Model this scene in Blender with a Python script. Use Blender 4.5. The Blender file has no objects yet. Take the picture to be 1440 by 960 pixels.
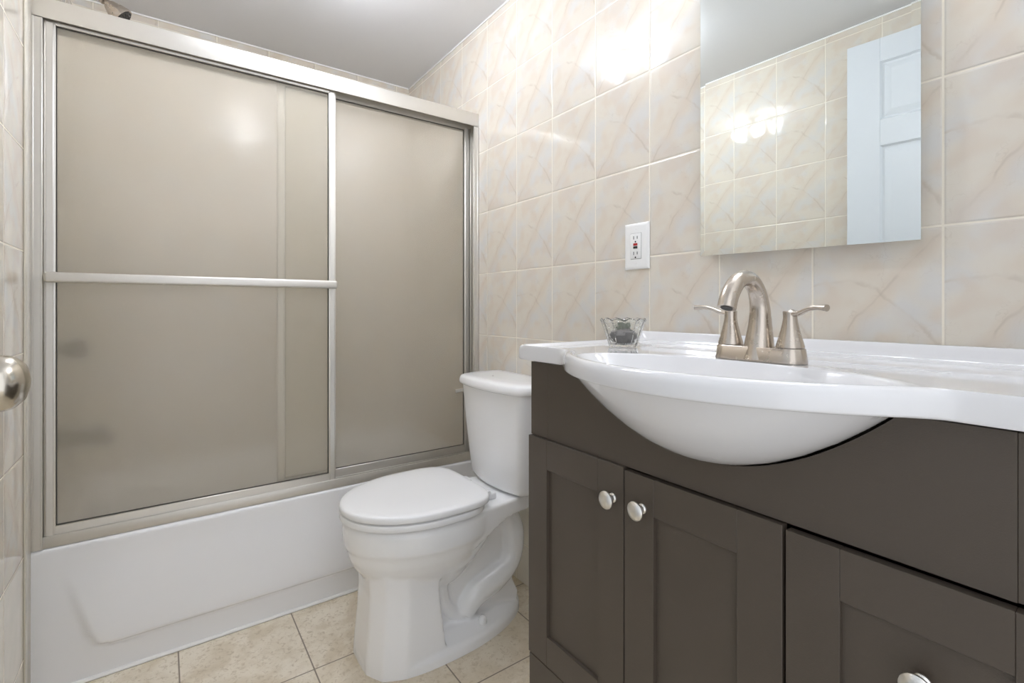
import bpy, bmesh, math, random
from mathutils import Vector, Matrix
random.seed(7)
S = bpy.context.scene
COL = S.collection
PI = math.pi

# ------------------------------------------------------------------ camera, world, exposure
W = 1.3482          # room width (X), left wall X=0, right wall X=W
YB = 0.7122         # back wall behind the tub
YF = -1.82          # front wall with the doorway
ZC = 2.1757         # ceiling
cam_d = bpy.data.cameras.new('camera')
cam = bpy.data.objects.new('camera', cam_d)
COL.objects.link(cam)
cam.location = (.2797, -1.7338, 1.0053)
cam.rotation_euler = (PI / 2, 0, -.6203)
cam_d.sensor_width = 36
cam_d.lens = 685.68 / 1440 * 36
cam_d.shift_y = -(480 - 432.2455) / 1440
cam_d.clip_start = .01
S.camera = cam

S.view_settings.view_transform = 'Standard'
S.view_settings.look = 'None'
S.view_settings.gamma = 1
S.view_settings.use_curve_mapping = False
S.view_settings.exposure = 0.22
LAMP_CEILING = 102.0
LAMP_VANITY = 21.0
WORLD = 1.32

wd = bpy.data.worlds.new('world')
S.world = wd
wd.use_nodes = True
bg = wd.node_tree.nodes['Background']
bg.inputs[0].default_value = (.95, .98, 1.04, 1)
bg.inputs[1].default_value = WORLD
try:
    S.cycles.max_bounces = 20
    S.cycles.diffuse_bounces = 10
    S.cycles.glossy_bounces = 6
    S.cycles.transmission_bounces = 16
    S.cycles.sample_clamp_indirect = 25
    S.cycles.use_denoising = True
except Exception:
    pass


# ------------------------------------------------------------------ material helpers
def srgb(r, g, b):
    f = lambda c: (c / 255) / 12.92 if c / 255 <= .04045 else ((c / 255 + .055) / 1.055) ** 2.4
    return (f(r), f(g), f(b), 1)


class NT:
    def __init__(s, name):
        s.m = bpy.data.materials.new(name)
        s.m.use_nodes = True
        s.t = s.m.node_tree
        s.b = s.t.nodes['Principled BSDF']
        s.out = s.t.nodes['Material Output']

    def n(s, typ, **kw):
        nd = s.t.nodes.new(typ)
        for k, v in kw.items():
            setattr(nd, k, v)
        return nd

    def l(s, a, b):
        s.t.links.new(a, b)

    def val(s, sock, v):
        if hasattr(v, 'links') or isinstance(v, bpy.types.NodeSocket):
            s.l(v, sock)
        else:
            sock.default_value = v

    def math(s, op, a, b=0.0, c=0.0):
        nd = s.n('ShaderNodeMath', operation=op)
        s.val(nd.inputs[0], a)
        s.val(nd.inputs[1], b)
        s.val(nd.inputs[2], c)
        return nd.outputs[0]

    def mr(s, v, a, b, c=0.0, d=1.0, smooth=True):
        nd = s.n('ShaderNodeMapRange', interpolation_type='SMOOTHSTEP' if smooth else 'LINEAR')
        s.val(nd.inputs[0], v)
        for i, q in enumerate((a, b, c, d)):
            nd.inputs[i + 1].default_value = q
        return nd.outputs[0]

    def mix(s, f, a, b):
        nd = s.n('ShaderNodeMix', data_type='RGBA')
        s.val(nd.inputs[0], f)
        s.val(nd.inputs[6], a)
        s.val(nd.inputs[7], b)
        return nd.outputs[2]

    def noise(s, vec, scale, detail=3, rough=.5, dist=0.0):
        nd = s.n('ShaderNodeTexNoise')
        if vec is not None:
            s.l(vec, nd.inputs['Vector'])
        nd.inputs['Scale'].default_value = scale
        nd.inputs['Detail'].default_value = detail
        nd.inputs['Roughness'].default_value = rough
        nd.inputs['Distortion'].default_value = dist
        return nd.outputs[0]

    def bump(s, h, strength, dist):
        nd = s.n('ShaderNodeBump')
        nd.inputs['Strength'].default_value = strength
        nd.inputs['Distance'].default_value = dist
        s.l(h, nd.inputs['Height'])
        return nd.outputs[0]


def simple(name, col, rough=.5, metal=0.0, coat=0.0, bump=None, spec=None, vary=0.0):
    k = NT(name)
    k.b.inputs['Base Color'].default_value = col
    k.b.inputs['Roughness'].default_value = rough
    k.b.inputs['Metallic'].default_value = metal
    k.b.inputs['Coat Weight'].default_value = coat
    k.b.inputs['Coat Roughness'].default_value = .05
    if spec is not None:
        k.b.inputs['Specular IOR Level'].default_value = spec
    tc = k.n('ShaderNodeTexCoord').outputs['Object']
    if vary:
        nz = k.noise(tc, 9, 3)
        d = tuple(c * (1 - vary) for c in col[:3]) + (1,)
        k.l(k.mix(nz, d, col), k.b.inputs['Base Color'])
    if bump:
        k.l(k.bump(k.noise(tc, bump[0], 2), bump[1], .001), k.b.inputs['Normal'])
    return k.m


def wall_tile(name, axis, u0, du, v0, dv, zlow=.385):
    k = NT(name)
    tc = k.n('ShaderNodeTexCoord').outputs['Object']
    sp = k.n('ShaderNodeSeparateXYZ')
    k.l(tc, sp.inputs[0])
    cu = sp.outputs[axis]
    cv = sp.outputs['Z']
    u = k.math('DIVIDE', k.math('SUBTRACT', cu, u0), du)
    v = k.math('DIVIDE', k.math('SUBTRACT', cv, v0), dv)
    fu, fv = k.math('FRACT', u), k.math('FRACT', v)
    iu, iv = k.math('FLOOR', u), k.math('FLOOR', v)
    eu = k.math('MULTIPLY', k.math('MINIMUM', fu, k.math('SUBTRACT', 1.0, fu)), du)
    ev = k.math('MULTIPLY', k.math('MINIMUM', fv, k.math('SUBTRACT', 1.0, fv)), dv)
    e = k.math('MINIMUM', eu, ev)
    tile = k.mr(e, .0012, .0021)
    cid = k.n('ShaderNodeCombineXYZ')
    k.l(iu, cid.inputs[0])
    k.l(iv, cid.inputs[1])
    wn = k.n('ShaderNodeTexWhiteNoise', noise_dimensions='3D')
    k.l(cid.outputs[0], wn.inputs['Vector'])
    rnd = wn.outputs['Value']
    pat = k.n('ShaderNodeCombineXYZ')
    k.l(k.math('MULTIPLY', fu, du), pat.inputs[0])
    k.l(k.math('MULTIPLY', fv, dv), pat.inputs[1])
    k.l(k.math('MULTIPLY', rnd, .035), pat.inputs[2])
    p = pat.outputs[0]
    # printed marble: one soft peach swoosh per tile, a crossing arc and grey clouds
    a_ = k.math('MULTIPLY', fu, du)
    if axis == 'Y':
        a_ = k.math('SUBTRACT', du, a_)
    b_ = k.math('MULTIPLY', fv, dv)
    w1 = k.math('SUBTRACT', k.noise(p, 9, 3, .55), .5)
    w2 = k.math('SUBTRACT', k.noise(p, 22, 3, .6), .5)
    # swoosh centre line: a = .06 + .55*b + curve
    t = k.math('SUBTRACT', a_, k.math('MULTIPLY_ADD', b_, .62, .022))
    t = k.math('SUBTRACT', t, k.math('MULTIPLY', k.math('MULTIPLY', b_, b_), .5))
    t = k.math('ADD', t, k.math('MULTIPLY', w1, .07))
    sw = k.math('MULTIPLY', k.mr(t, -.030, -.004), k.mr(t, .002, .040, 1, 0))
    v1 = k.math('MULTIPLY', k.mr(t, -.0075, -.003), k.mr(t, -.003, .003, 1, 0))
    # arc from the upper left down to the lower right
    da = k.math('SUBTRACT', a_, .030)
    db = k.math('SUBTRACT', b_, -.02)
    r = k.math('SQRT', k.math('ADD', k.math('MULTIPLY', da, da), k.math('MULTIPLY', db, db)))
    r = k.math('ADD', k.math('SUBTRACT', r, .178), k.math('MULTIPLY', w1, .06))
    r = k.math('ADD', r, k.math('MULTIPLY', w2, .02))
    v2 = k.math('MULTIPLY', k.mr(r, -.004, -.001), k.mr(r, -.001, .006, 1, 0))
    s2 = k.math('MULTIPLY', k.mr(r, -.030, -.002), k.mr(r, -.001, .004, 1, 0))
    cl = k.noise(p, 10, 2, .5)
    cream, peach, grey, dark = srgb(216, 209, 196), srgb(211, 197, 180), srgb(210, 208, 203), srgb(192, 181, 166)
    c = k.mix(k.mr(cl, .42, .62), cream, grey)
    c = k.mix(k.math('MULTIPLY', k.mr(k.noise(p, 13, 2, .5, .3), .48, .68), .6), c, peach)
    c = k.mix(k.math('MULTIPLY', sw, .5), c, peach)
    c = k.mix(k.math('MULTIPLY', s2, .15), c, peach)
    patchy = k.mr(k.noise(p, 17, 2), .40, .62)
    c = k.mix(k.math('MULTIPLY', k.math('MULTIPLY', v1, patchy), .55), c, dark)
    c = k.mix(k.math('MULTIPLY', k.math('MULTIPLY', v2, patchy), .60), c, dark)
    fine = k.mr(k.math('ABSOLUTE', k.math('ADD', w2, k.math('MULTIPLY', w1, .6))), 0, .012, .28, 0)
    c = k.mix(k.math('MULTIPLY', fine, patchy), c, dark)
    low = k.math('LESS_THAN', cv, zlow)
    c = k.mix(low, c, srgb(226, 222, 212))
    c = k.mix(tile, srgb(232, 225, 210), c)
    k.l(c, k.b.inputs['Base Color'])
    k.l(k.mr(tile, 0, 1, .5, .06), k.b.inputs['Roughness'])
    edge = k.mr(e, .0008, .0045)
    h = k.math('ADD', edge, k.math('MULTIPLY', k.noise(tc, 13, 1, .4), 1.3))
    k.l(k.bump(h, .55, .0016), k.b.inputs['Normal'])
    return k.m


def floor_tile(name, x0, y0, d):
    k = NT(name)
    tc = k.n('ShaderNodeTexCoord').outputs['Object']
    sp = k.n('ShaderNodeSeparateXYZ')
    k.l(tc, sp.inputs[0])
    u = k.math('DIVIDE', k.math('SUBTRACT', sp.outputs['X'], x0), d)
    v = k.math('DIVIDE', k.math('SUBTRACT', sp.outputs['Y'], y0), d)
    fu, fv = k.math('FRACT', u), k.math('FRACT', v)
    e = k.math('MULTIPLY', k.math('MINIMUM', k.math('MINIMUM', fu, k.math('SUBTRACT', 1.0, fu)),
                                  k.math('MINIMUM', fv, k.math('SUBTRACT', 1.0, fv))), d)
    tile = k.mr(e, .0013, .0024)
    cid = k.n('ShaderNodeCombineXYZ')
    k.l(k.math('FLOOR', u), cid.inputs[0])
    k.l(k.math('FLOOR', v), cid.inputs[1])
    wn = k.n('ShaderNodeTexWhiteNoise', noise_dimensions='3D')
    k.l(cid.outputs[0], wn.inputs['Vector'])
    n1 = k.noise(tc, 9, 5, .6, .5)
    n2 = k.noise(tc, 70, 5, .7, 1.0)
    c = k.mix(k.mr(n1, .35, .65), srgb(212, 199, 176), srgb(232, 223, 206))
    c = k.mix(k.mr(n2, .50, .66, 0, .75), c, srgb(186, 170, 144))
    c = k.mix(k.math('MULTIPLY', wn.outputs['Value'], .3), c, srgb(222, 210, 188))
    c = k.mix(tile, srgb(140, 128, 112), c)
    k.l(c, k.b.inputs['Base Color'])
    k.b.inputs['Roughness'].default_value = .38
    h = k.math('ADD', tile, k.math('MULTIPLY', n2, .25))
    k.l(k.bump(h, .4, .0015), k.b.inputs['Normal'])
    return k.m


def obscure_glass(name):
    k = NT(name)
    tc = k.n('ShaderNodeTexCoord').outputs['Object']
    g = k.noise(tc, 300, 2, .6)
    bmp = k.bump(g, .18, .0004)
    b = k.b
    b.inputs['Base Color'].default_value = (.99, .972, .925, 1)
    b.inputs['Roughness'].default_value = .26
    b.inputs['Specular IOR Level'].default_value = .22
    b.inputs['IOR'].default_value = 1.45
    b.inputs['Transmission Weight'].default_value = 1
    k.l(bmp, b.inputs['Normal'])
    tr = k.n('ShaderNodeBsdfTranslucent')
    tr.inputs['Color'].default_value = (.95, .90, .80, 1)
    df = k.n('ShaderNodeBsdfDiffuse')
    df.inputs['Color'].default_value = (.86, .81, .70, 1)
    m1 = k.n('ShaderNodeMixShader')
    m1.inputs[0].default_value = .72
    k.l(tr.outputs[0], m1.inputs[1])
    k.l(df.outputs[0], m1.inputs[2])
    m2 = k.n('ShaderNodeMixShader')
    m2.inputs[0].default_value = .24
    k.l(b.outputs[0], m2.inputs[1])
    k.l(m1.outputs[0], m2.inputs[2])
    k.l(m2.outputs[0], k.out.inputs['Surface'])
    return k.m


def clear_glass(name):
    k = NT(name)
    k.b.inputs['Base Color'].default_value = (.97, .98, .97, 1)
    k.b.inputs['Roughness'].default_value = .02
    k.b.inputs['IOR'].default_value = 1.45
    k.b.inputs['Transmission Weight'].default_value = 1
    tc = k.n('ShaderNodeTexCoord').outputs['Object']
    vo = k.n('ShaderNodeTexVoronoi', feature='DISTANCE_TO_EDGE')
    k.l(tc, vo.inputs['Vector'])
    vo.inputs['Scale'].default_value = 75
    cut = k.mr(vo.outputs['Distance'], .0, .18)
    k.l(k.bump(cut, .35, .0012), k.b.inputs['Normal'])
    return k.m


def emis(name, col, st):
    k = NT(name)
    k.b.inputs['Base Color'].default_value = (.9, .9, .88, 1)
    k.b.inputs['Emission Color'].default_value = col
    k.b.inputs['Emission Strength'].default_value = st
    return k.m


def brushed(name, col, rough, scale=(4, 4, 300), strength=.12, aniso=0.0):
    k = NT(name)
    k.b.inputs['Base Color'].default_value = col
    k.b.inputs['Metallic'].default_value = 1
    tc = k.n('ShaderNodeTexCoord').outputs['Object']
    mp = k.n('ShaderNodeMapping')
    mp.inputs['Scale'].default_value = scale
    k.l(tc, mp.inputs['Vector'])
    nz = k.noise(mp.outputs[0], 1.5, 3, .6)
    k.l(k.mr(nz, .2, .8, rough * .97, rough * 1.03, False), k.b.inputs['Roughness'])
    if strength:
        k.l(k.bump(nz, strength, .0004), k.b.inputs['Normal'])
    return k.m


M = {}
M['tile_y'] = wall_tile('wall_tile_side', 'Y', -.6748, .2032, 1.1435, .2503)
M['tile_yl'] = wall_tile('wall_tile_left', 'Y', -.4505, .2032, 1.1435, .2503)
M['tile_x'] = wall_tile('wall_tile_back', 'X', .06, .2032, 1.1435, .2503)
M['floor'] = floor_tile('floor_tile', .3145, -.0055, .3062)
M['ceiling'] = simple('ceiling_paint', srgb(230, 231, 233), .8, bump=(260, .25))
M['paint'] = simple('white_paint', (.66, .70, .74, 1), .35, bump=(150, .1))
M['trimpaint'] = simple('trim_paint', (.83, .83, .82, 1), .4, bump=(150, .1))
M['tub'] = simple('white_enamel', (.84, .85, .87, 1), .12, coat=.3, bump=(8, .04))
M['china'] = simple('white_china', (.90, .905, .91, 1), .07, coat=.4, bump=(7, .03))
M['seat'] = simple('white_seat_plastic', (.88, .885, .89, 1), .22, bump=(60, .03))
M['top'] = simple('white_cultured_marble', (.74, .74, .75, 1), .08, coat=.5, bump=(10, .008))
M['wood'] = simple('espresso_laminate', srgb(83, 74, 65), .40, bump=(700, .25), vary=.12)
M['alu'] = brushed('satin_aluminium', (.75, .73, .69, 1), .45, (60, 60, 3), .0)
M['alu_h'] = brushed('satin_aluminium_rail', (.72, .70, .66, 1), .50, (3, 60, 60), .0)
M['nickel'] = brushed('brushed_nickel', (.56, .50, .435, 1), .27, (60, 60, 60), .0)
M['knob'] = brushed('satin_knob_metal', (.84, .82, .78, 1), .3, (60, 60, 60), .05)
M['satin'] = brushed('satin_nickel_door_knob', (.58, .54, .47, 1), .2, (90, 90, 90), .03)
M['chrome'] = simple('chrome', (.85, .85, .84, 1), .14, 1.0, bump=(40, .02))
M['dark'] = simple('dark_rubber', (.035, .032, .028, 1), .5, bump=(60, .1))
M['glass'] = obscure_glass('obscure_glass')
M['clear'] = clear_glass('cut_glass')
M['mirror'] = simple('mirror_silver', (.84, .875, .86, 1), .008, 1.0)
M['plastic'] = simple('white_plastic', (.84, .84, .83, 1), .3, bump=(90, .03))
M['red'] = simple('red_button', (.45, .02, .02, 1), .4, bump=(90, .03))
M['black'] = simple('black_button', (.015, .015, .015, 1), .4, bump=(90, .03))
M['leaf'] = simple('grey_green_leaf', srgb(150, 156, 138), .55, vary=.5)
M['pebble'] = simple('dark_pebble', srgb(128, 122, 120), .6, vary=.5)
M['caulk'] = simple('white_caulk', (.92, .92, .91, 1), .5, bump=(80, .1))
M['lampc'] = emis('lit_ceiling_globe', (.93, .97, 1.06, 1), LAMP_CEILING)
M['lampv'] = emis('lit_vanity_globe', (.93, .97, 1.06, 1), LAMP_VANITY)


# ------------------------------------------------------------------ mesh helpers
def world_off(p):
    o = Vector((0, 0, 0))
    while p is not None:
        o += p.location
        p = p.parent
    return o


def obj(name, bm, mat, parent=None, angle=38, flat=False):
    bmesh.ops.remove_doubles(bm, verts=bm.verts, dist=1e-6)
    bmesh.ops.recalc_face_normals(bm, faces=bm.faces)
    if parent is not None:
        bmesh.ops.translate(bm, verts=bm.verts, vec=-world_off(parent))
    if not flat:
        for f in bm.faces:
            f.smooth = True
        lim = math.radians(angle)
        for e in bm.edges:
            if len(e.link_faces) == 2:
                e.smooth = e.calc_face_angle(0) < lim
    me = bpy.data.meshes.new(name)
    bm.to_mesh(me)
    bm.free()
    me.materials.append(mat)
    o = bpy.data.objects.new(name, me)
    COL.objects.link(o)
    if parent is not None:
        o.parent = parent
    return o


def thing(name, label, cat, loc=(0, 0, 0), group=None):
    o = bpy.data.objects.new(name, None)
    o.empty_display_size = .05
    COL.objects.link(o)
    o.location = loc
    o['label'] = label
    o['category'] = cat
    if group:
        o['group'] = group
    return o


def tag(o, label, cat, group=None):
    o['label'] = label
    o['category'] = cat
    if group:
        o['group'] = group
    return o


def struct(o):
    o['kind'] = 'structure'
    return o


def BM():
    return bmesh.new()


def merge(bm, b2, mat=None):
    if mat is not None:
        bmesh.ops.transform(b2, matrix=mat, verts=b2.verts)
    me = bpy.data.meshes.new('tmp')
    b2.to_mesh(me)
    b2.free()
    bm.from_mesh(me)
    bpy.data.meshes.remove(me)
    return bm


def box(bm, x0, x1, y0, y1, z0, z1, bev=0.0, seg=2, mat=None):
    b = BM()
    bmesh.ops.create_cube(b, size=1)
    for v in b.verts:
        v.co = Vector(((x0 + x1) / 2 + v.co.x * (x1 - x0), (y0 + y1) / 2 + v.co.y * (y1 - y0),
                       (z0 + z1) / 2 + v.co.z * (z1 - z0)))
    if bev:
        bmesh.ops.bevel(b, geom=b.edges[:], offset=bev, segments=seg, profile=.5, affect='EDGES')
    return merge(bm, b, mat)


def loft(bm, rings, cap0=True, cap1=True, closed=True):
    vs = [[bm.verts.new(p) for p in r] for r in rings]
    n = len(vs[0])
    for a, b in zip(vs, vs[1:]):
        for i in range(n if closed else n - 1):
            j = (i + 1) % n
            try:
                bm.faces.new((a[i], a[j], b[j], b[i]))
            except ValueError:
                pass
    if cap0:
        bm.faces.new(list(reversed(vs[0])))
    if cap1:
        bm.faces.new(vs[-1])
    return vs


def frame_axes(d):
    d = d.normalized()
    up = Vector((0, 0, 1)) if abs(d.z) < .9 else Vector((1, 0, 0))
    a = d.cross(up).normalized()
    return a, a.cross(d).normalized()


def lathe(bm, prof, c=(0, 0, 0), d=(0, 0, 1), n=32, cap0=True, cap1=True, star=None):
    d = Vector(d).normalized()
    a, b = frame_axes(d)
    c = Vector(c)
    rings = []
    for r, h in prof:
        ring = []
        for i in range(n):
            t = 2 * PI * i / n
            rr = max(r, 1e-5)
            if star:
                rr *= star(t, h)
            ring.append(c + d * h + (a * math.cos(t) + b * math.sin(t)) * rr)
        rings.append(ring)
    loft(bm, rings, cap0, cap1)


def tube(bm, pts, rad, n=16, flat=None, side=None):
    """tube through pts; rad number or list; flat = list of ratios of the second axis"""
    pts = [Vector(p) for p in pts]
    m = len(pts)
    if not hasattr(rad, '__len__'):
        rad = [rad] * m
    rings = []
    prev = None
    for i, p in enumerate(pts):
        d = (pts[min(i + 1, m - 1)] - pts[max(i - 1, 0)]).normalized()
        if side is not None:
            a = Vector(side)
            a = (a - d * a.dot(d)).normalized()
        elif prev is None:
            a, _ = frame_axes(d)
        else:
            a = (prev - d * prev.dot(d)).normalized()
        prev = a
        b = d.cross(a).normalized()
        f = flat[i] if flat else 1
        rings.append([p + a * math.cos(2 * PI * k / n) * rad[i] + b * math.sin(2 * PI * k / n) * rad[i] * f
                      for k in range(n)])
    loft(bm, rings)


def spline(pts, n):
    """catmull-rom through points"""
    P = [Vector(p) for p in pts]
    out = []
    m = len(P) - 1
    for k in range(n + 1):
        t = k / n * m
        i = min(int(t), m - 1)
        f = t - i
        p0, p1, p2, p3 = P[max(i - 1, 0)], P[i], P[i + 1], P[min(i + 2, m)]
        out.append(.5 * ((2 * p1) + (p2 - p0) * f + (2 * p0 - 5 * p1 + 4 * p2 - p3) * f * f
                         + (3 * p1 - p0 - 3 * p2 + p3) * f ** 3))
    return out


def lerp_list(vals, n):
    m = len(vals) - 1
    out = []
    for k in range(n + 1):
        t = k / n * m
        i = min(int(t), m - 1)
        out.append(vals[i] + (vals[i + 1] - vals[i]) * (t - i))
    return out


def sst(a, b, x):
    t = max(0, min(1, (x - a) / (b - a)))
    return t * t * (3 - 2 * t)


def remesh(bm, voxel, smooth=4, fac=.5):
    bmesh.ops.recalc_face_normals(bm, faces=bm.faces)
    me = bpy.data.meshes.new('tmp')
    bm.to_mesh(me)
    bm.free()
    o = bpy.data.objects.new('tmp', me)
    COL.objects.link(o)
    r = o.modifiers.new('r', 'REMESH')
    r.mode = 'VOXEL'
    r.voxel_size = voxel
    s = o.modifiers.new('s', 'SMOOTH')
    s.factor = fac
    s.iterations = smooth
    dg = bpy.context.evaluated_depsgraph_get()
    dg.update()
    e = o.evaluated_get(dg)
    m2 = bpy.data.meshes.new_from_object(e)
    b = BM()
    b.from_mesh(m2)
    bpy.data.objects.remove(o)
    bpy.data.meshes.remove(me)
    bpy.data.meshes.remove(m2)
    return b


# ------------------------------------------------------------------ room shell
T = .1
b = box(BM(), -T, W + T, YF - T - .8, YB + T, -T, 0)
struct(obj('floor', b, M['floor']))
b = box(BM(), -T, W + T, YF - T, YB + T, ZC, ZC + T)
struct(obj('ceiling', b, M['ceiling']))
b = box(BM(), -T, 0, YF - T, YB + T, 0, ZC)
struct(obj('wall_left', b, M['tile_yl']))
b = box(BM(), W, W + T, YF - T, YB + T, 0, ZC)
struct(obj('wall_right', b, M['tile_y']))
b = box(BM(), 0, W, YB, YB + T, 0, ZC)
struct(obj('wall_back', b, M['tile_x']))
DX0, DX1, DZ = .012, .86, 2.065
b = box(BM(), DX1, W, YF - T, YF, 0, ZC)
box(b, 0, DX1, YF - T, YF, DZ, ZC)
box(b, 0, DX0, YF - T, YF, 0, DZ)
struct(obj('wall_front', b, M['trimpaint']))
# door casing round the doorway
b = box(BM(), DX1 + .001, DX1 + .06, YF + .001, YF + .014, 0, DZ + .06, .003)
struct(obj('trim_1', b, M['trimpaint']))
# narrow bullnose tile strip on the left wall next to the tub frame
b = box(BM(), .0002, .004, -.0687, -.0085, 0, ZC - .001, .0015)
struct(obj('trim_2', b, simple('bullnose_tile', srgb(214, 208, 194), .15, vary=.1)))
# thin light line where tile meets the ceiling
b = box(BM(), W - .004, W - .0002, YF, YB - .0005, ZC - .006, ZC - .0002, .001)
struct(obj('trim_3', b, M['caulk']))
b = box(BM(), .0005, W - .005, YB - .004, YB - .0002, ZC - .006, ZC - .0002, .001)
struct(obj('trim_4', b, M['caulk']))
b = box(BM(), .0002, .004, YF, YB - .005, ZC - .006, ZC - .0002, .001)
struct(obj('trim_5', b, M['caulk']))
# caulk bead along the foot of the tub
b = BM()
tube(b, [(.002, -.001, .0035), (W - .002, -.001, .0035)], .0062, 8)
struct(obj('trim_6', b, M['caulk']))

# ------------------------------------------------------------------ the open door (free edge nearest the tub)
hinge = Vector((.006, YF + .012, 0))
free = Vector((.10 - .034, -.968, 0))
dv = (free - hinge)
DWID = dv.length
ex = dv.normalized()               # along the door from hinge to free edge
ey = Vector((ex.y, -ex.x, 0))      # towards the room (+X)
if ey.x < 0:
    ey = -ey
MD = Matrix(((ex.x, ey.x, 0, hinge.x), (ex.y, ey.y, 0, hinge.y), (0, 0, 1, 0), (0, 0, 0, 1)))
b = BM()
DT = .034
z0d, z1d = .012, 2.046
# slab built from stiles, rails and raised panels
st = .108
mid = .10
xs = [0, st, (DWID - mid) / 2, (DWID + mid) / 2, DWID - st, DWID]
rows = [(.24, .83), (1.02, 1.63), (1.73, 1.955)]
for (a, c) in ((xs[0], xs[1]), (xs[2], xs[3]), (xs[4], xs[5])):
    box(b, a, c, 0, DT, z0d, z1d, .0012, 1)
zz = [z0d] + [q for r in rows for q in r] + [z1d]
for i in range(0, len(zz), 2):
    for (a, c) in ((xs[1], xs[2]), (xs[3], xs[4])):
        box(b, a, c, 0, DT, zz[i], zz[i + 1], .0008, 1)
for (r0, r1) in rows:
    for (a, c) in ((xs[1], xs[2]), (xs[3], xs[4])):
        for (s0, s1, base) in ((.0, 1, 0),):
            # sloping raised panel on both faces
            for face in (0, 1):
                yq = lambda t: (DT - t) if face else t
                rings = []
                for (ins, dep) in ((0, .001), (.006, .009), (.012, .010), (.034, .003), (.036, .003)):
                    rings.append([(a + ins, yq(dep), r0 + ins), (c - ins, yq(dep), r0 + ins),
                                  (c - ins, yq(dep), r1 - ins), (a + ins, yq(dep), r1 - ins)])
                loft(b, rings, False, True)
bmesh.ops.transform(b, matrix=MD, verts=b.verts)
door = struct(obj('door_1', b, M['paint'], angle=20))
tag(door, 'white six panel door standing open against the left tiled wall, seen in the mirror', 'door')
# knob on the room side
kx, kz = DWID - .062, .929
b = BM()
prof = [(.033, 0), (.033, .004), (.028, .009), (.015, .012), (.013, .028), (.018, .031), (.0255, .037),
        (.0285, .045), (.0285, .053), (.026, .061), (.019, .068), (.008, .0715), (.0005, .072)]
lathe(b, prof, (kx, DT, kz), (0, 1, 0), 40)
bmesh.ops.transform(b, matrix=MD, verts=b.verts)
obj('door_knob', b, M['satin'], door)
b = BM()
box(b, DWID - .0005, DWID + .0012, .006, .028, kz - .03, kz + .03, .0004, 1)
bmesh.ops.transform(b, matrix=MD, verts=b.verts)
obj('latch_plate', b, M['satin'], door)

# ------------------------------------------------------------------ bathtub
ZT = .377
b = BM()


def apron_depth(x, z):
    xl = W - .02
    # left and right edges of the tapering recess
    def side(xx):
        edge = .062 + (.30 - z) * .30
        return sst(edge - .012, edge + .016, xx)
    zb = .088
    ramp = max(0, min(1, (.315 - z) / .20))
    dep = .020 * ramp
    up = sst(zb - .010, zb + .008, z)
    corner = 1
    cx, cz, r = .125 + .03, zb + .035, .035
    if x < cx and z < cz:
        q = math.hypot(x - cx, z - cz)
        corner = 1 - sst(r - .012, r + .010, q)
    return dep * side(x) * up * corner


prof = []
zs = [0, .02, .04, .06, .068, .074, .078, .081, .084, .087, .09, .093, .096, .099, .102, .106, .11, .116, .123, .13]
zs += [.14 + .01 * i for i in range(22)] + [.358]
for z in zs:
    prof.append(('a', 0, z))
for (y, z) in ((0, .364), (.0004, .3685), (.0016, .3722), (.0036, .3750), (.0062, .3765), (.009, .377), (.06, .377), (.085, .377)):
    prof.append(('r', y, z))
for (y, z) in ((.093, .374), (.100, .364), (.108, .33), (.118, .25), (.135, .14), (.16, .09), (.21, .065), (.30, .06),
               (.45, .06), (.52, .068), (.565, .10), (.59, .18), (.61, .28), (.622, .34), (.632, .366), (.642, .375)):
    prof.append(('b', y, z))
for (y, z) in ((.652, .377), (YB - .0008, .377), (YB - .0008, .0)):
    prof.append(('r', y, z))
xs_t = [.0008 + (W - .0016) * i / 220 for i in range(221)]
grid = []
for x in xs_t:
    col = []
    e = sst(.055, .17, x) * (1 - sst(W - .19, W - .055, x))
    for (k_, y, z) in prof:
        if k_ == 'a':
            col.append((x, y - .7 * apron_depth(x, z), z))
        elif k_ == 'b':
            col.append((x, y, ZT - (ZT - z) * e))
        else:
            col.append((x, y, z))
    grid.append(col)
loft(b, grid, True, True, closed=True)
tub = obj('bathtub', b, M['tub'], angle=45)
tag(tub, 'white alcove bathtub with plain apron below the sliding glass doors', 'bathtub')

# ------------------------------------------------------------------ sliding shower doors
sd = thing('shower_door', 'satin aluminium framed sliding shower door with obscure glass standing on tub rim',
           'shower door', (W / 2, .03, ZT))
ZH0, ZH1 = 1.757, 1.8106
b = BM()
box(b, .0008, W - .0008, .0, .068, ZH1 - .014, ZH1, .0015, 2)
box(b, .0008, W - .0008, -.0012, .0028, ZH0, ZH1 - .0008, .0010, 2)
box(b, .0008, W - .0008, .0645, .068, ZH0 - .01, ZH0 + .02, .0008, 1)
box(b, .0008, W - .0008, .0365, .0385, ZH0 - .002, ZH0 + .02, .0005, 1)
obj('header', b, M['alu_h'], sd)
b = BM()
box(b, .0012, W - .0012, .004, .066, ZT + .0004, ZT + .012, .001, 1)
box(b, .0012, W - .0012, .0035, .008, ZT + .0004, ZT + .031, .0015, 2)
box(b, .0012, W - .0012, .035, .039, ZT + .0004, ZT + .026, .0008, 1)
box(b, .0012, W - .0012, .061, .066, ZT + .0004, ZT + .036, .001, 1)
obj('bottom_track', b, M['alu_h'], sd)


def jamb(xw, sgn):
    bb = BM()
    X = lambda d: xw + sgn * d
    def bx(d0, d1, y0, y1, bev=.0008):
        a, c = sorted((X(d0), X(d1)))
        box(bb, a, c, y0, y1, ZT + .0014, ZH0 - .0012, bev, 1)
    bx(.0008, .004, .0, .064)
    bx(.0012, .0235, -.0008, .005)
    bx(.0012, .0075, -.0022, .004)
    bx(.0205, .0242, -.0018, .008)
    bx(.0012, .020, .034, .039)
    bx(.0012, .022, .060, .065)
    return obj('jamb', bb, M['alu'], sd)


jamb(0, 1)
jamb(W, -1)
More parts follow.
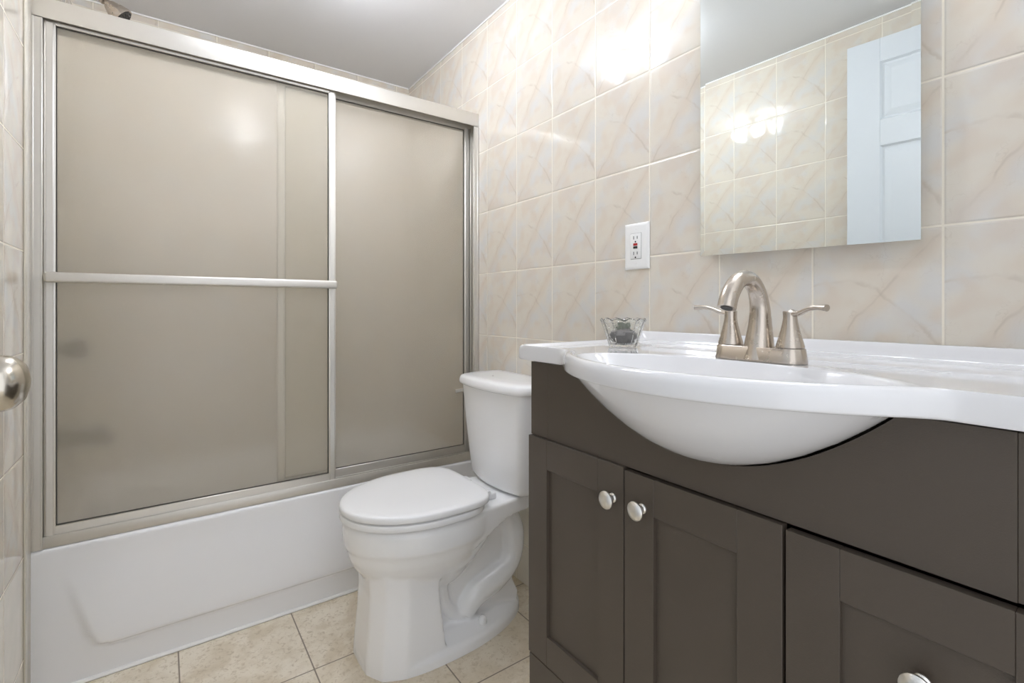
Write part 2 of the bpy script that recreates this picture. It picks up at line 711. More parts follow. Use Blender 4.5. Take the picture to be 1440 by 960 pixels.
# screw head on the right jamb
b = BM()
lathe(b, [(.003, 0), (.003, .001), (.0015, .0022), (.0003, .0024)], (W - .0045, .020, 1.62), (-1, 0, 0), 12)
obj('screw', b, M['dark'], sd)


def sliding(x0, x1, y0, y1, sw, zt, zb, rail_t, rail_b, bar):
    bb = BM()
    zt_o, zb_o = zt + rail_t, zb - rail_b
    for (a, c) in ((x0, x0 + sw), (x1 - sw, x1)):
        box(bb, a, c, y0, y1, zb_o, zt_o, .0018, 2)
        box(bb, a + sw * .18, c - sw * .18, y0 - .0012, y0 + .004, zb_o + .004, zt_o - .004, .0008, 1)
    box(bb, x0 + .002, x1 - .002, y0 + .0005, y1 - .0005, zt, zt_o - .0006, .0012, 1)
    box(bb, x0 + .002, x1 - .002, y0 + .0005, y1 - .0005, zb_o + .001, zb, .0012, 1)
    p = obj('sliding_panel', bb, M['alu'], sd)
    ym = (y0 + y1) / 2
    gb = box(BM(), x0 + sw - .003, x1 - sw + .003, ym - .0022, ym + .0022, zb - .003, zt + .003)
    obj('glass_pane', gb, M['glass'], p, flat=True)
    # dark glazing gasket round the pane
    q = BM()
    g = .0018
    xa, xc = x0 + sw, x1 - sw
    for (a, c, d, f) in ((xa, xa + g, zb, zt), (xc - g, xc, zb, zt), (xa, xc, zt - g, zt), (xa, xc, zb, zb + g)):
        box(q, a, c, ym - .004, ym + .004, d, f)
    obj('gasket', q, M['dark'], p, flat=True)
    if bar:
        q = BM()
        zc, yc = bar
        box(q, x0 + .006, x1 - .004, yc - .007, yc + .006, zc - .0135, zc + .0135, .006, 4)
        for xx in (x0 + .004, x1 - .022):
            box(q, xx, xx + .017, yc, y0 + .0005, zc - .010, zc + .010, .002, 2)
        obj('towel_bar', q, M['alu_h'], p)
    return p


sliding(.0248, .7690, .009, .028, .0235, 1.748, .4300, .0090, .034, (1.0835, -.022))
sliding(.5885, 1.3265, .041, .059, .0230, 1.750, .4310, .0120, .033, None)

# ------------------------------------------------------------------ fittings on the left wall inside the tub
YS = .37
sh = thing('wall_shower', 'brushed nickel shower head on the left wall above the shower door header', 'shower head',
           (.0, YS, 2.055))
b = BM()
tube(b, spline([(.001, YS, 2.062), (.05, YS, 2.062), (.09, YS, 2.047), (.118, YS, 2.025)], 14), .0085, 14)
obj('shower_arm', b, M['chrome'], sh)
b = BM()
lathe(b, [(.024, 0), (.024, .002), (.018, .006), (.010, .008)], (.0006, YS, 2.062), (1, 0, 0), 24)
obj('escutcheon', b, M['chrome'], sh)
b = BM()
hd = Vector((.74, -.08, -.66))
lathe(b, [(.010, 0), (.014, .003), (.0145, .013), (.011, .016), (.012, .020), (.019, .030), (.027, .048), (.032, .066),
          (.0335, .074), (.0325, .078)], (.112, YS, 2.031), hd, 32)
obj('spray_head', b, M['nickel'], sh)
b = BM()
c0 = Vector((.112, YS, 2.031)) + hd.normalized() * .0784
lathe(b, [(.029, 0), (.029, .0012), (.0005, .003)], c0, hd, 32)
a1, a2 = frame_axes(hd)
for r_, n_ in ((.008, 6), (.016, 11), (.023, 16)):
    for i in range(n_):
        t = 2 * PI * i / n_
        cc = c0 + hd.normalized() * .0018 + (a1 * math.cos(t) + a2 * math.sin(t)) * r_
        lathe(b, [(.0016, 0), (.0012, .003)], cc, hd, 6)
obj('spray_face', b, M['dark'], sh)

tv = thing('shower_valve', 'shower valve with round handle on left wall, blurred behind the obscure glass', 'valve',
           (.0, YS, .87))
b = BM()
lathe(b, [(.070, 0), (.070, .003), (.062, .009), (.03, .012)], (.0006, YS, .87), (1, 0, 0), 36)
obj('escutcheon', b, M['chrome'], tv)
b = BM()
lathe(b, [(.020, 0), (.020, .02), (.029, .026), (.033, .04), (.031, .058), (.02, .064), (.001, .066)],
      (.012, YS, .87), (1, 0, 0), 24, star=lambda t, h: 1 + (.08 * math.cos(6 * t) if h > .02 else 0))
obj('handle', b, M['dark'], tv)
ts = thing('tub_spout', 'tub spout on left wall above the tub, blurred behind the obscure glass', 'tub spout',
           (.0, YS, .575))
b = BM()
tube(b, spline([(.0008, YS, .585), (.03, YS, .585), (.075, YS, .582), (.115, YS, .574), (.142, YS, .560)], 14),
     lerp_list([.030, .029, .027, .025, .021], 14), 20, lerp_list([1, 1, .95, .85, .7], 14))
obj('spout_body', b, simple('aged_bronze', (.10, .09, .075, 1), .4, .6, bump=(30, .1)), ts)
b = BM()
lathe(b, [(.006, 0), (.005, .012), (.008, .014), (.008, .020), (.001, .022)], (.112, YS, .596), (0, 0, 1), 14)
obj('diverter_knob', b, M['dark'], ts)

# ------------------------------------------------------------------ toilet
YT = -.360
to = thing('toilet', 'white two piece elongated toilet between the bathtub and the dark vanity', 'toilet', (1.0, YT, 0))


def egg(xf, xb, xc, w, z, n=64, nf=2.0, nb=2.0, yt=YT):
    pts = []
    for i in range(n):
        t = 2 * PI * i / n
        c, s = math.cos(t), math.sin(t)
        ex_ = nf if c > 0 else nb
        L = (xc - xf) if c > 0 else (xb - xc)
        cc = math.copysign(abs(c) ** (2 / ex_), c)
        ss = math.copysign(abs(s) ** (2 / ex_), s)
        pts.append((xc - L * cc, yt + w * ss, z))
    return pts


b = BM()
# upper bowl
loft(b, [egg(*r) for r in (
    (.800, 1.06, .93, .075, .175), (.765, 1.09, .93, .105, .215), (.738, 1.11, .93, .130, .243),
    (.716, 1.13, .93, .150, .272), (.703, 1.15, .93, .163, .300), (.697, 1.16, .935, .171, .326),
    (.690, 1.16, .935, .178, .338), (.688, 1.16, .935, .180, .36), (.687, 1.16, .935, .180, .388),
    (.691, 1.155, .935, .176, .400), (.70, 1.15, .935, .168, .404))])
# deck that carries the tank
def deck(x0, x1, w0, w1, z0, z1):
    bb = BM()
    r = []
    for (x, w, za, zb) in ((x0, w0, z0 - .05, z1), ((x0 + x1) / 2 - .02, (w0 + w1) / 2, z0, z1), (x1, w1, z0 + .008, z1)):
        r.append([(x, YT - w, za), (x, YT + w, za), (x, YT + w, zb), (x, YT - w, zb)])
    loft(bb, r)
    return bb
merge(b, deck(1.02, 1.325, .155, .112, .352, .403))
# front column of the pedestal
def column(z, xf, xb, w, ch=.5):
    # three soft facets in front
    P = [(xb, -w), (xf + .085, -w), (xf + .028, -w * .80), (xf, -w * .42), (xf, w * .42), (xf + .028, w * .80),
         (xf + .085, w), (xb, w)]
    return [(x, YT + y, z) for x, y in P]
loft(b, [column(-.03, .729, .940, .138), column(.03, .731, .938, .135), column(.12, .739, .928, .128),
         column(.20, .744, .920, .123), column(.29, .740, .92, .126)])
# base flange
def foot(z, g):
    return egg(.727 + g, 1.275 - g, .96, .149 - g, z, 64, 3.0, 2.0)
loft(b, [foot(-.03, 0), foot(.022, .002), foot(.032, .012), foot(.04, .035), foot(.048, .06)])
# centre web
wb = BM()
outl = [(.86, -.02), (1.235, -.02), (1.245, .06), (1.222, .11), (1.235, .16), (1.245, .22), (1.24, .30), (1.22, .36), (1.0, .38), (.86, .3)]
loft(wb, [[(x, YT - .058, z) for x, z in outl], [(x, YT + .058, z) for x, z in outl]])
merge(b, wb)
# trap way loop standing proud on both sides
for s in (-1, 1):
    path = [(.90, .175), (.965, .215), (1.04, .262), (1.10, .312), (1.155, .345), (1.20, .325), (1.222, .265),
            (1.220, .20), (1.195, .158), (1.14, .132), (1.075, .108), (1.035, .060)]
    pp = spline([(x, YT + s * .054, z) for i, (x, z) in enumerate(path)], 60)
    rr = lerp_list([.022, .025, .027, .029, .034, .038, .040, .038, .038, .046, .044, .034], 60)
    tube(b, pp, rr, 18)
    # little inner ridge
    tube(b, spline([(.955, YT + s * .055, .19), (.965, YT + s * .055, .12), (1.0, YT + s * .055, .075), (1.05, YT + s * .055, .06)], 20), .022, 12)
b = remesh(b, .0042, 10, .5)
bmesh.ops.bisect_plane(b, geom=b.verts[:] + b.edges[:] + b.faces[:], plane_co=(0, 0, .0004), plane_no=(0, 0, 1), clear_inner=True)
bmesh.ops.holes_fill(b, edges=[e for e in b.edges if e.is_boundary], sides=0)
bowl = obj('bowl', b, M['china'], to, angle=70)
# bolt caps
for s in (-1, 1):
    b = BM()
    lathe(b, [(.0145, 0), (.014, .012), (.0125, .021), (.008, .027), (.0005, .0295)], (1.078, YT + s * .100, .030), (0, 0, 1), 20)
    obj('bolt_cap', b, M['china'], to)
# seat and lid
def slab(rows_):
    bb = BM()
    loft(bb, rows_)
    return bb
def seat_ring(z, g, back):
    return egg(.680 + g, back - g, .925, .186 - g, z, 72, 2.05, 3.4)
outer = [(.4085, .005), (.4100, .0012), (.412, 0), (.4235, 0), (.4262, .0012), (.4272, .005)]
bb = BM()
rings = [seat_ring(z, g, 1.080) for z, g in outer]
inner = [egg(.745, 1.04, .915, .118, z, 72, 2.05, 2.4) for z in (.4275, .4085)]
loft(bb, rings + inner + [rings[0]], False, False)
obj('seat', bb, M['seat'], to)
lidr = [(.4312, .005), (.4322, .001), (.434, 0), (.4445, 0), (.4485, .0018), (.4508, .006), (.4522, .020), (.4538, .05), (.455, .10)]
bb = BM()
loft(bb, [egg(.680 + g, 1.088 - g, .925, .186 - g, z, 72, 2.05, 4.4) for z, g in lidr])
obj('lid', bb, M['seat'], to, angle=60)
for s in (-1, 1):
    bb = BM()
    box(bb, 1.078, 1.135, YT + s * .075 - .02, YT + s * .075 + .02, .402, .424, .006, 3)
    tube(bb, [(1.100, YT + s * .075 - .028, .428), (1.100, YT + s * .075 + .028, .428)], .008, 14)
    obj('hinge', bb, M['seat'], to)
# tank: D-shaped plan, flat back
def tankring(z, hw, xf, xb, n=40, cr=.05, bow=.03):
    """plan outline with a bowed front"""
    pts = []
    # front from far side to near side
    for i in range(n + 1):
        t = -1 + 2 * i / n
        s = math.copysign(1 - (1 - abs(t)) ** 1.0, t)
        y = hw * math.sin(t * PI / 2)
        q = abs(y) / hw
        x = xf + bow * q * q + (cr) * (max(0, (q - .80) / .20) ** 2.6)
        pts.append((x, YT - y, z))
    x_end = pts[-1][0]
    for f in (.25, .5, .75):
        pts.append((x_end + (xb - x_end) * f, YT - hw, z))
    pts.append((xb - .006, YT - hw + .002, z))
    pts.append((xb, YT - hw + .012, z))
    pts.append((xb, YT + hw - .012, z))
    pts.append((xb - .006, YT + hw - .002, z))
    for f in (.75, .5, .25):
        pts.append((x_end + (xb - x_end) * f, YT + hw, z))
    return pts
XBK = W - .012
b = BM()
loft(b, [tankring(*r) for r in ((.404, .148, 1.180, XBK - .02), (.412, .161, 1.167, XBK - .012), (.425, .166, 1.161, XBK - .006),
                                (.50, .175, 1.154, XBK), (.60, .187, 1.147, XBK), (.70, .197, 1.141, XBK), (.733, .200, 1.139, XBK))])
obj('tank', b, M['china'], to, angle=50)
b = BM()
loft(b, [tankring(*r) for r in ((.7335, .197, 1.140, XBK), (.7335, .2025, 1.131, XBK + .004), (.737, .205, 1.1275, XBK + .005), (.745, .2055, 1.127, XBK + .005),
                                (.757, .203, 1.1295, XBK + .004), (.763, .199, 1.134, XBK + .001), (.7665, .191, 1.143, XBK - .006),
                                (.768, .178, 1.156, XBK - .018), (.7685, .14, 1.20, XBK - .05))])
obj('tank_lid', b, M['china'], to, angle=60)
b = BM()
lathe(b, [(.0028, 0), (.0028, .0006), (.0004, .0008)], (1.21, -.318, .7684), (0, 0, 1), 10)
obj('lid_plug', b, M['dark'], to)
# flush lever on the tub side of the tank
b = BM()
yl = YT + .2
lathe(b, [(.016, 0), (.016, .008), (.011, .013), (.001, .014)], (1.245, yl - .002, .700), (0, 1, 0), 20)
tube(b, spline([(1.245, yl + .010, .700), (1.215, yl + .015, .699), (1.18, yl + .015, .697), (1.155, yl + .012, .695)], 12),
     lerp_list([.008, .0075, .0075, .0085], 12), 12, lerp_list([.6, .6, .55, .5], 12), side=(0, 0, 1))
obj('flush_lever', b, M['chrome'], to)

# ------------------------------------------------------------------ vanity cabinet
VC = -1.300                      # centre line of basin and faucet
VL, VR = -.876, -1.700           # left and right end (Y)
XF = .945                        # front of the header
XD = .938                        # front of the doors
va = thing('vanity_cabinet', 'dark espresso shaker vanity cabinet under the white sink top', 'cabinet', (1.14, VC, 0))
ZV = .8856
b = BM()
XBV = W - .003
box(b, .966, XBV, VL - .018, VL, .09, ZV, .0008, 1)
box(b, .966, XBV, VR, VR + .018, .09, ZV, .0008, 1)
box(b, .966, XBV, VR + .018, VL - .018, .09, .108)
box(b, XBV - .006, XBV, VR + .018, VL - .018, .108, .72)
box(b, 1.00, XBV, VR, VL, .0, .09)
box(b, .970, .984, VR + .018, VL - .018, .66, .70)
box(b, .970, .984, -1.44, -1.42, .108, .66)
obj('carcass', b, M['wood'], va, flat=True)

# basin outer bowl, paraboloid under the top
BZ, BD, BXC, BA, BB = .8925, .116, .945, .142, .246
def bowl_depth(x, y):
    q = 1 - ((x - BXC) / BA) ** 2 - ((y - VC) / BB) ** 2
    return BD * q if q > 0 else 0

# header with the scooped cut-out
b = BM()
box(b, XF, .966, VL - .0585, VL, .7255, ZV, .0006, 1)
box(b, XF, .966, VR, VR + .0645, .7225, ZV, .0006, 1)
ys = [VL - .0588 + (VR + .0648 - (VL - .0588)) * i / 120 for i in range(121)]
fr, bk = [], []
for y in ys:
    q = 1 - ((y - VC) / (BB + .004)) ** 2
    zt = ZV if q <= 0 else min(ZV, BZ - (BD + .003) * q)
    zl = .7255 - .0035 * (VL - y) / .76
    fr.append(((XF + .0003, y, zl), (XF + .0003, y, zt)))
    bk.append(((.966, y, zl), (.966, y, zt)))
ring = [[f[0], f[1], k2[1], k2[0]] for f, k2 in zip(fr, bk)]
loft(b, ring)
obj('header_panel', b, M['wood'], va, angle=25)


def shaker(bb, y0, y1, z0, z1, st_=.062, x=XD, th=.014):
    """frame-and-panel front, y0 > y1"""
    a, c = y1, y0
    ev = .0005
    box(bb, x, x + th, a, a + st_, z0, z1, ev, 1)
    box(bb, x, x + th, c - st_, c, z0, z1, ev, 1)
    box(bb, x + .0001, x + th, a + st_ + .0003, c - st_ - .0003, z1 - st_, z1, ev, 1)
    box(bb, x + .0001, x + th, a + st_ + .0003, c - st_ - .0003, z0, z0 + st_, ev, 1)
    box(bb, x + .0075, x + th - .003, a + st_ - .004, c - st_ + .004, z0 + st_ - .004, z1 - st_ + .004)


def knob(y, z, parent, x=XD):
    bb = BM()
    lathe(bb, [(.0085, 0), (.0085, .002), (.0062, .004), (.0055, .012), (.0075, .0145), (.0145, .0165), (.0160, .0185),
               (.0158, .0205), (.0125, .0235), (.0065, .0255), (.0004, .026)], (x + .0003, y, z), (-1, 0, 0), 32)
    return obj('knob', bb, M['knob'], parent)


bb = BM(); shaker(bb, -.8758, -1.1490, .247, .7240)
d1 = obj('door', bb, M['wood'], va, flat=True); knob(-1.1248, .6630, d1)
bb = BM(); shaker(bb, -1.1520, -1.4200, .247, .7203)
d2 = obj('door', bb, M['wood'], va, flat=True); knob(-1.1913, .6658, d2)
bb = BM(); shaker(bb, -1.4246, -1.6970, .487, .7162)
d3 = obj('drawer', bb, M['wood'], va, flat=True); knob(-1.5650, .6060, d3)
bb = BM(); shaker(bb, -1.4246, -1.6970, .247, .4835)
d4 = obj('drawer', bb, M['wood'], va, flat=True); knob(-1.5650, .366, d4)
bb = BM(); box(bb, XD + .0005, .9655, VR + .002, VL - .002, .092, .2445, .0006, 1)
obj('bottom_rail', bb, M['wood'], va, flat=True)

# ------------------------------------------------------------------ sink top
XS = .920                        # shoulder line of the front edge
XBELLY = .789                    # foremost point of the belly
YL_, YR_ = -.850, -1.750
Rb = .37
def outline():
    P = []
    xc = XBELLY + Rb
    # start at back left, run along left end, front, right end, back
    def arc(cx, cy, r, a0, a1, n):
        return [(cx + r * math.cos(a0 + (a1 - a0) * i / n), cy + r * math.sin(a0 + (a1 - a0) * i / n)) for i in range(n + 1)]
    XW = W - .0012
    left = [(XW, YL_)] + [(XW + (XS + .022 - XW) * i / 24, YL_) for i in range(1, 24)]
    P += left
    P += arc(XS + .020, YL_ - .020, .020, PI / 2, PI, 8)
    half = []
    dyE = .262                                  # where the big arc ends
    th = math.asin(dyE / Rb)
    # shoulder towards the belly
    y_end = VC + dyE
    x_end = xc - Rb * math.cos(th)
    P += [(XS, YL_ - .020 + (VC + .318 - (YL_ - .020)) * i / 10) for i in range(1, 10)]
    # soft step between shoulder and belly
    st_ = spline([(XS, VC + .318, 0), (XS - .0008, VC + .303, 0), (XS - .0045, VC + .290, 0), (XS - .0115, VC + .277, 0), (x_end, y_end, 0)], 16)
    P += [(p.x, p.y) for p in st_][:-1]
    nn = 60
    P += [(xc - Rb * math.cos(th - 2 * th * i / nn), VC + Rb * math.sin(th - 2 * th * i / nn)) for i in range(nn + 1)]
    P += [(p.x, 2 * VC - p.y) for p in st_][::-1][1:]
    P += [(XS, 2 * VC - (YL_ - .020 + (VC + .318 - (YL_ - .020)) * i / 10)) for i in range(9, 0, -1)]
    P += [(x, 2 * VC - y) for x, y in arc(XS + .020, YL_ - .020, .020, PI / 2, PI, 8)][::-1]
    P += [(x, 2 * VC - y) for x, y in left][::-1]
    P += [(XW, YR_ + (YL_ - YR_) * i / 60) for i in range(1, 60)]
    return [Vector((x, y)) for x, y in P]


OUT = outline()
NO = len(OUT)
BC = Vector((.946, VC))
IA, IB = .113, .252
ELL, DIR, KK = [], [], []
for i, p in enumerate(OUT):
    d = p - BC
    t = math.atan2(d.y / IB, d.x / IA)
    e_ = BC + Vector((IA * math.cos(t), IB * math.sin(t)))
    ELL.append(e_)
    dr = (e_ - p)
    nrm = OUT[(i + 1) % NO] - OUT[i - 1]
    nrm = Vector((nrm.y, -nrm.x)).normalized()
    dn = dr.normalized()
    KK.append(1 / max(.45, abs(dn.dot(nrm))))
    DIR.append(dn)


def lip(x, d):
    return .0165 * sst(1.322, 1.336, x) + .0030 * sst(1.185, 1.225, x)


def ring_d(d, z, top=True):
    r = []
    for i, p in enumerate(OUT):
        L = (ELL[i] - p).length
        q = p + DIR[i] * min(d * KK[i], L * .8)
        r.append((q.x, q.y, z + (lip(q.x, d) if top else 0)))
    return r


def ring_lin(f, z, d0):
    r = []
    for i, p in enumerate(OUT):
        L = (ELL[i] - p).length
        s_ = p + DIR[i] * min(d0 * KK[i], L * .8)
        q = s_ + (ELL[i] - s_) * f
        r.append((q.x, q.y, z + lip(q.x, 1)))
    return r


def ring_e(s, z):
    return [(BC.x + (e_.x - BC.x) * s, BC.y + (e_.y - BC.y) * s, z) for e_ in ELL]


def under(s):
    """outer bowl, rings of the paraboloid"""
    r = []
    for e_ in ELL:
        t = math.atan2((e_.y - VC) / IB, (e_.x - BC.x) / IA)
        r.append((BXC + BA * s * math.cos(t), VC + BB * s * math.sin(t), BZ - BD * (1 - s * s)))
    return r


rings = [under(s) for s in (.02, .15, .3, .45, .6, .75, .87, .95, 1.0)]
rings.append(ring_d(.012, .8920, False))
for d, z, tp in ((.004, .8916, False), (.0012, .8926, False), (0, .8950, False), (0, .905, False), (.0, .910, True), (.0008, .9148, True), (.0028, .9188, True),
                 (.0055, .9218, True), (.009, .9232, True), (.0125, .9232, True), (.0165, .9215, True), (.0205, .9185, True), (.0245, .9165, True), (.030, .9158, True)):
    rings.append(ring_d(d, z, tp))
for f in (.06, .14, .24, .36, .48, .60, .70, .79, .87, .93):
    rings.append(ring_lin(f, .9158, .030))
for s, z in ((1.0, .9163), (.99, .9150), (.978, .9128), (.965, .9100), (.95, .9075), (.90, .8965), (.82, .880), (.72, .861), (.60, .843), (.46, .826),
             (.32, .813), (.2, .806), (.11, .803), (.075, .8025)):
    rings.append(ring_e(s, z))
b = BM()
loft(b, rings, True, True)
sink = obj('sink_basin', b, M['top'], angle=46)
tag(sink, 'white bow front vanity top with integral oval basin on the dark cabinet', 'sink')
b = BM()
lathe(b, [(.0215, 0), (.0215, .002), (.018, .0035), (.015, .002), (.013, .0025), (.0125, .006), (.006, .0075), (.0004, .0078)], (BC.x, VC, .8028), (0, 0, 1), 28)
obj('drain', b, M['nickel'], sink)

# ------------------------------------------------------------------ faucet
ZTOP = .9158 + .0012
fa = thing('faucet', 'brushed nickel two handle arc faucet on the white sink top', 'faucet', (1.10, VC, ZTOP))
FX = 1.098
FY = -1.306
b = BM()
def stad(hw, r, z, n=16):
    pts = []
    for i in range(n + 1):
        t = PI * i / n
        pts.append((FX + r * math.cos(t), FY + hw + r * math.sin(t), z))
    for i in range(n + 1):
        t = PI + PI * i / n
        pts.append((FX + r * math.cos(t), FY - hw + r * math.sin(t), z))
    return pts
zb0 = ZTOP - .0005
loft(b, [stad(.0500, .0255, zb0), stad(.0500, .0255, zb0 + .002), stad(.0500, .0225, zb0 + .0225), stad(.05, .0215, zb0 + .0235)])
obj('base', b, M['nickel'], fa)
# spout: flared foot, tall arc, round end
b = BM()
pth = [(FX - .001, FY, zb0 + .001), (FX + .001, FY, zb0 + .03), (FX + .0035, FY, zb0 + .06), (FX + .002, FY, zb0 + .092), (FX - .010, FY, zb0 + .120),
       (FX - .036, FY, zb0 + .1365), (FX - .066, FY, zb0 + .131), (FX - .088, FY, zb0 + .110), (FX - .098, FY, zb0 + .088)]
pp = spline(pth, 56)
rr = lerp_list([.0275, .0225, .0185, .0158, .0142, .0136, .0136, .0140, .0143], 56)
ff = lerp_list([1.02, 1.0, .96, .9, .9, .95, 1, 1, 1], 56)
tube(b, pp, rr, 28, ff, side=(0, 1, 0))
obj('spout', b, M['nickel'], fa)
b = BM()
d_ = (pp[-1] - pp[-2]).normalized()
lathe(b, [(.0092, -.001), (.0092, .0005), (.007, .0002), (.0005, -.0004)], pp[-1] + d_ * .0004, d_, 24)
obj('aerator', b, M['dark'], fa)
for s in (1, -1):
    b = BM()
    hc = (FX, FY + s * .0505, zb0 + .0245)
    lathe(b, [(.0208, 0), (.0208, .0012), (.0205, .003), (.0172, .015), (.0138, .028), (.0112, .040), (.0102, .048), (.0106, .055), (.0108, .0575), (.0095, .0588), (.0005, .0590)], hc, (0, 0, 1), 28)
    hz = hc[2] + .054
    lv = [(FX, hc[1] + s * .003, hz), (FX - .003, hc[1] + s * .015, hz + .0012), (FX - .008, hc[1] + s * .030, hz + .0075), (FX - .013, hc[1] + s * .045, hz + .0105), (FX - .017, hc[1] + s * .060, hz + .0095)]
    tube(b, spline(lv, 24), lerp_list([.0095, .0072, .0060, .0058, .0066], 24), 16, lerp_list([.8, .6, .62, .72, .8], 24), side=(1, 0, 0))
    obj('handle', b, M['nickel'], fa)

# ------------------------------------------------------------------ cut glass bowl with a little plant
GX, GY, GZ = 1.128, -.980, .9158 + .0012
gb = BM()
NF = 12
def fac(t, h):
    k_ = 2 * PI / NF
    tt = (t + k_ / 2) % k_ - k_ / 2
    return math.cos(k_ / 2) / math.cos(tt)
def scal(t, h):
    return fac(t, h)
def gring(r, h, wob=0):
    n = 96
    return [(GX + r * fac(2 * PI * i / n, h) * math.cos(2 * PI * i / n), GY + r * fac(2 * PI * i / n, h) * math.sin(2 * PI * i / n),
             GZ + h + wob * math.cos(NF * 2 * PI * i / n)) for i in range(n)]
gr = [gring(.010, 0), gring(.0300, 0), gring(.0318, .002), gring(.034, .010), gring(.0345, .0115), gring(.0405, .030), gring(.0412, .0315), gring(.0490, .0560, .001), gring(.0520, .0615, .0018),
      gring(.0510, .0628, .0018), gring(.0488, .0600, .0012), gring(.0455, .0540, .0008), gring(.0370, .030), gring(.0305, .0100), gring(.027, .0065), gring(.008, .0060)]
loft(gb, gr)
gl = obj('glass_bowl', gb, M['clear'], angle=8)
tag(gl, 'small cut glass bowl at the left end of the white sink top', 'bowl')
# rosette plant
pl = thing('succulent', 'small grey green rosette plant sitting inside the cut glass bowl', 'plant', (GX, GY, GZ + .0065))
b = BM()
for i in range(34):
    lay = i // 9
    t = i * 2.39996
    el = .08 + .33 * lay + random.uniform(-.1, .1)
    ln = .025 - .0025 * lay + random.uniform(-.003, .003)
    d = Vector((math.cos(t) * math.cos(el), math.sin(t) * math.cos(el), math.sin(el)))
    p0 = Vector((GX, GY, GZ + .031 + lay * .0018))
    side = Vector((-math.sin(t), math.cos(t), 0))
    upv = side.cross(d) * -1
    pts = [p0 + d * ln * q + Vector((0, 0, .006 * q * q)) for q in (0, .25, .5, .75, 1)]
    tube(b, pts, [.0026, .0050, .0058, .0044, .0006], 8, [.35] * 5, side=tuple(side))
obj('leaves', b, M['leaf'], pl)
b = BM()
lathe(b, [(.012, 0), (.022, .004), (.0265, .012), (.029, .020), (.027, .028), (.016, .033), (.001, .035)], (GX, GY, GZ + .0066), (0, 0, 1), 26,
      star=lambda t, h: 1 + .07 * math.sin(5 * t + h * 300) + .06 * math.sin(11 * t - h * 500))
obj('root_ball', b, M['pebble'], pl)

# ------------------------------------------------------------------ outlet
OY0, OY1, OZ0, OZ1 = -.8790, -.7945, 1.1110, 1.2385
oc = ((OY0 + OY1) / 2, (OZ0 + OZ1) / 2)
ou = thing('outlet', 'white wall outlet with red and black buttons left of the mirror', 'outlet', (W, oc[0], oc[1]))
b = BM()
def rect(x, g):
    return [(x, OY0 + g, OZ0 + g), (x, OY1 - g, OZ0 + g), (x, OY1 - g, OZ1 - g), (x, OY0 + g, OZ1 - g)]
loft(b, [rect(W - .0003, 0), rect(W - .0025, 0), rect(W - .0048, .002), rect(W - .0066, .0075), rect(W - .0068, .010)])
obj('cover_plate', b, M['plastic'], ou, angle=15)
rw, rh = .0178, .0350
b = box(BM(), W - .0090, W - .006, oc[0] - rw, oc[0] + rw, oc[1] - rh, oc[1] + rh, .0012, 2)
rc = obj('receptacle', b, M['plastic'], ou)
b = BM()
g = .0009
for (a, c, d, f) in ((oc[0] - rw - g, oc[0] + rw + g, oc[1] - rh - g, oc[1] - rh), (oc[0] - rw - g, oc[0] + rw + g, oc[1] + rh, oc[1] + rh + g),
                     (oc[0] - rw - g, oc[0] - rw, oc[1] - rh, oc[1] + rh), (oc[0] + rw, oc[0] + rw + g, oc[1] - rh, oc[1] + rh)):
    box(b, W - .0072, W - .0062, a, c, d, f)
obj('seam', b, simple('grey_seam', (.35, .35, .34, 1), .5), ou, flat=True)
for zc in (.0235, -.0195):
    for yy, hh in ((.0062, .0045), (-.0062, .0038)):
        b = box(BM(), W - .0093, W - .0085, oc[0] + yy - .0011, oc[0] + yy + .0011, oc[1] + zc - hh, oc[1] + zc + hh)
        obj('slot', b, M['black'], rc, flat=True)
    b = BM()
    lathe(b, [(.0024, 0), (.0024, .0008)], (W - .0085, oc[0], oc[1] + zc - .0115), (-1, 0, 0), 14)
    obj('ground_hole', b, M['black'], rc, flat=True)
b = box(BM(), W - .0108, W - .0085, oc[0] - .0068, oc[0] + .0068, oc[1] + .0014, oc[1] + .0078, .0006, 1)
obj('reset_button', b, M['red'], rc)
b = box(BM(), W - .0108, W - .0085, oc[0] - .0068, oc[0] + .0068, oc[1] - .0068, oc[1] - .0006, .0006, 1)
obj('test_button', b, M['black'], rc)
for zc in (.048, -.048):
    b = BM()
    lathe(b, [(.003, 0), (.003, .0006), (.0004, .0011)], (W - .0067, oc[0], oc[1] + zc), (-1, 0, 0), 14)
    obj('screw', b, M['plastic'], ou)

# ------------------------------------------------------------------ mirror cabinet
mc = thing('wall_mirror', 'frameless rectangular mirror on the tiled wall above the faucet', 'mirror', (W, -1.26, 1.12))
BL = Vector((1.3117, -1.0552, 1.1267))
BR = Vector((1.3202, -1.4652, 1.1203))
ZM = 1.80
TL = Vector((BL.x, BL.y, ZM))
TR = Vector((BR.x, BR.y, ZM))
nf = Vector((-math.cos(-.02068), math.sin(-.02068), 0)).normalized()
uu = (BR - BL).normalized()
def mring(g, off):
    return [BL + uu * g + Vector((0, 0, g)) + nf * off, TL + uu * g - Vector((0, 0, g)) + nf * off,
            TR - uu * g - Vector((0, 0, g)) + nf * off, BR - uu * g + Vector((0, 0, g)) + nf * off]
b = BM()
loft(b, [mring(0, -.0052), mring(0, -.00016), mring(.0128, 0)], True, True)
mp = obj('mirror_door', b, M['mirror'], mc, flat=True)
b = BM()
gg = .006
P = [BL + uu * gg + nf * -.0056, BR - uu * gg + nf * -.0056]
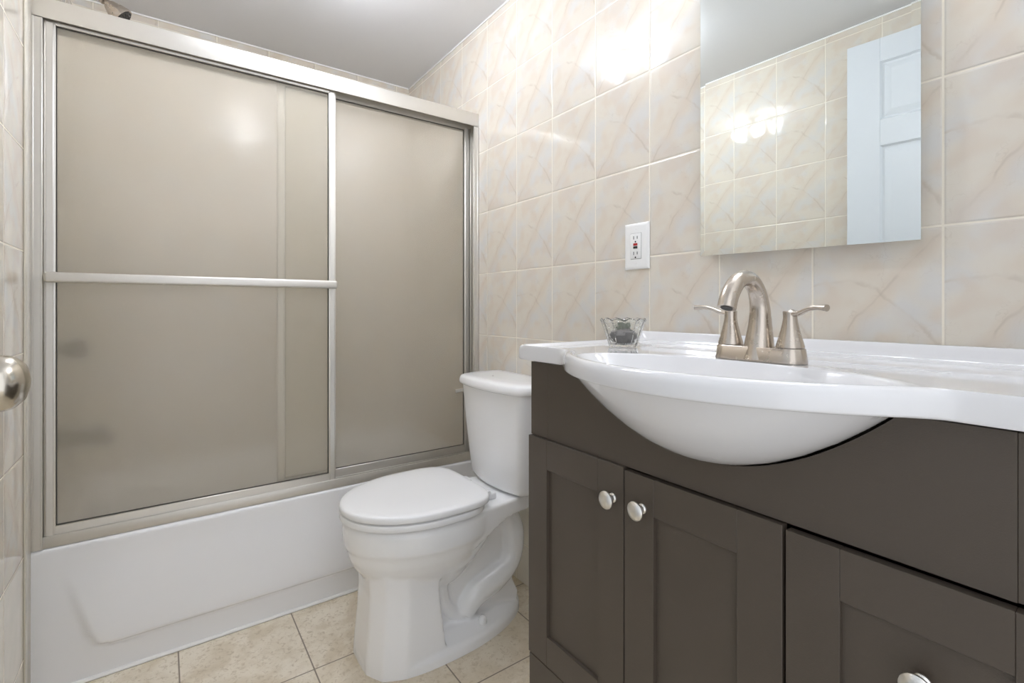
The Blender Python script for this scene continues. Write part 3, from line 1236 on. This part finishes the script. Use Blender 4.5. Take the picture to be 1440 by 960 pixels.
y0m, y1m = P[1].y, P[0].y
rA = [P[0] + Vector((0, 0, .006)), P[1] + Vector((0, 0, .012)), Vector((W - .0006, y0m, 1.1325)), Vector((W - .0006, y1m, 1.1325))]
rB = [Vector((q.x, q.y, ZM - .006)) for q in rA]
loft(b, [rA, rB])
obj('cabinet_box', b, M['plastic'], mc, flat=True)

# ------------------------------------------------------------------ lamps (both just above the picture)
vl = thing('vanity_light', 'three globe vanity light on the wall above the mirror', 'lamp', (W, -1.30, 2.0))
b = box(BM(), W - .028, W - .0008, -1.55, -1.05, 1.965, 2.05, .006, 2)
obj('back_plate', b, M['nickel'], vl)
for yy in (-1.13, -1.30, -1.47):
    b = BM()
    tube(b, spline([(W - .027, yy, 2.01), (W - .08, yy, 2.015), (W - .14, yy, 2.01), (W - .155, yy, 1.995)], 10), .009, 12)
    sa = obj('arm', b, M['nickel'], vl)
    b = BM()
    lathe(b, [(.012, .058), (.030, .052), (.044, .030), (.048, .005), (.044, -.022), (.028, -.042), (.001, -.048)], (W - .155, yy, 1.95), (0, 0, 1), 24)
    obj('lamp_shade', b, M['lampv'], sa)
cl = thing('ceiling_light', 'three globe ceiling light above the toilet in front of the shower', 'lamp', (.68, -.245, ZC))
b = BM()
lathe(b, [(.06, -.0006), (.06, -.012), (.05, -.022), (.012, -.026), (.01, -.05)], (.68, -.245, ZC), (0, 0, 1), 32)
obj('canopy', b, M['nickel'], cl)
for (dx, dy) in ((0, -.11), (.0, .0), (0, .11)):
    b = BM()
    if dy:
        tube(b, [(.68, -.245, ZC - .02), (.68 + dx, -.245 + dy, ZC - .035)], .007, 10)
    else:
        tube(b, [(.68, -.245, ZC - .02), (.68, -.245, ZC - .05)], .007, 10)
    sa = obj('arm', b, M['nickel'], cl)
    b = BM()
    lathe(b, [(.010, .036), (.022, .030), (.031, .011), (.031, -.008), (.022, -.023), (.001, -.030)], (.68 + dx, -.245 + dy, ZC - .075), (0, 0, 1), 24)
    obj('lamp_shade', b, M['lampc'], sa)
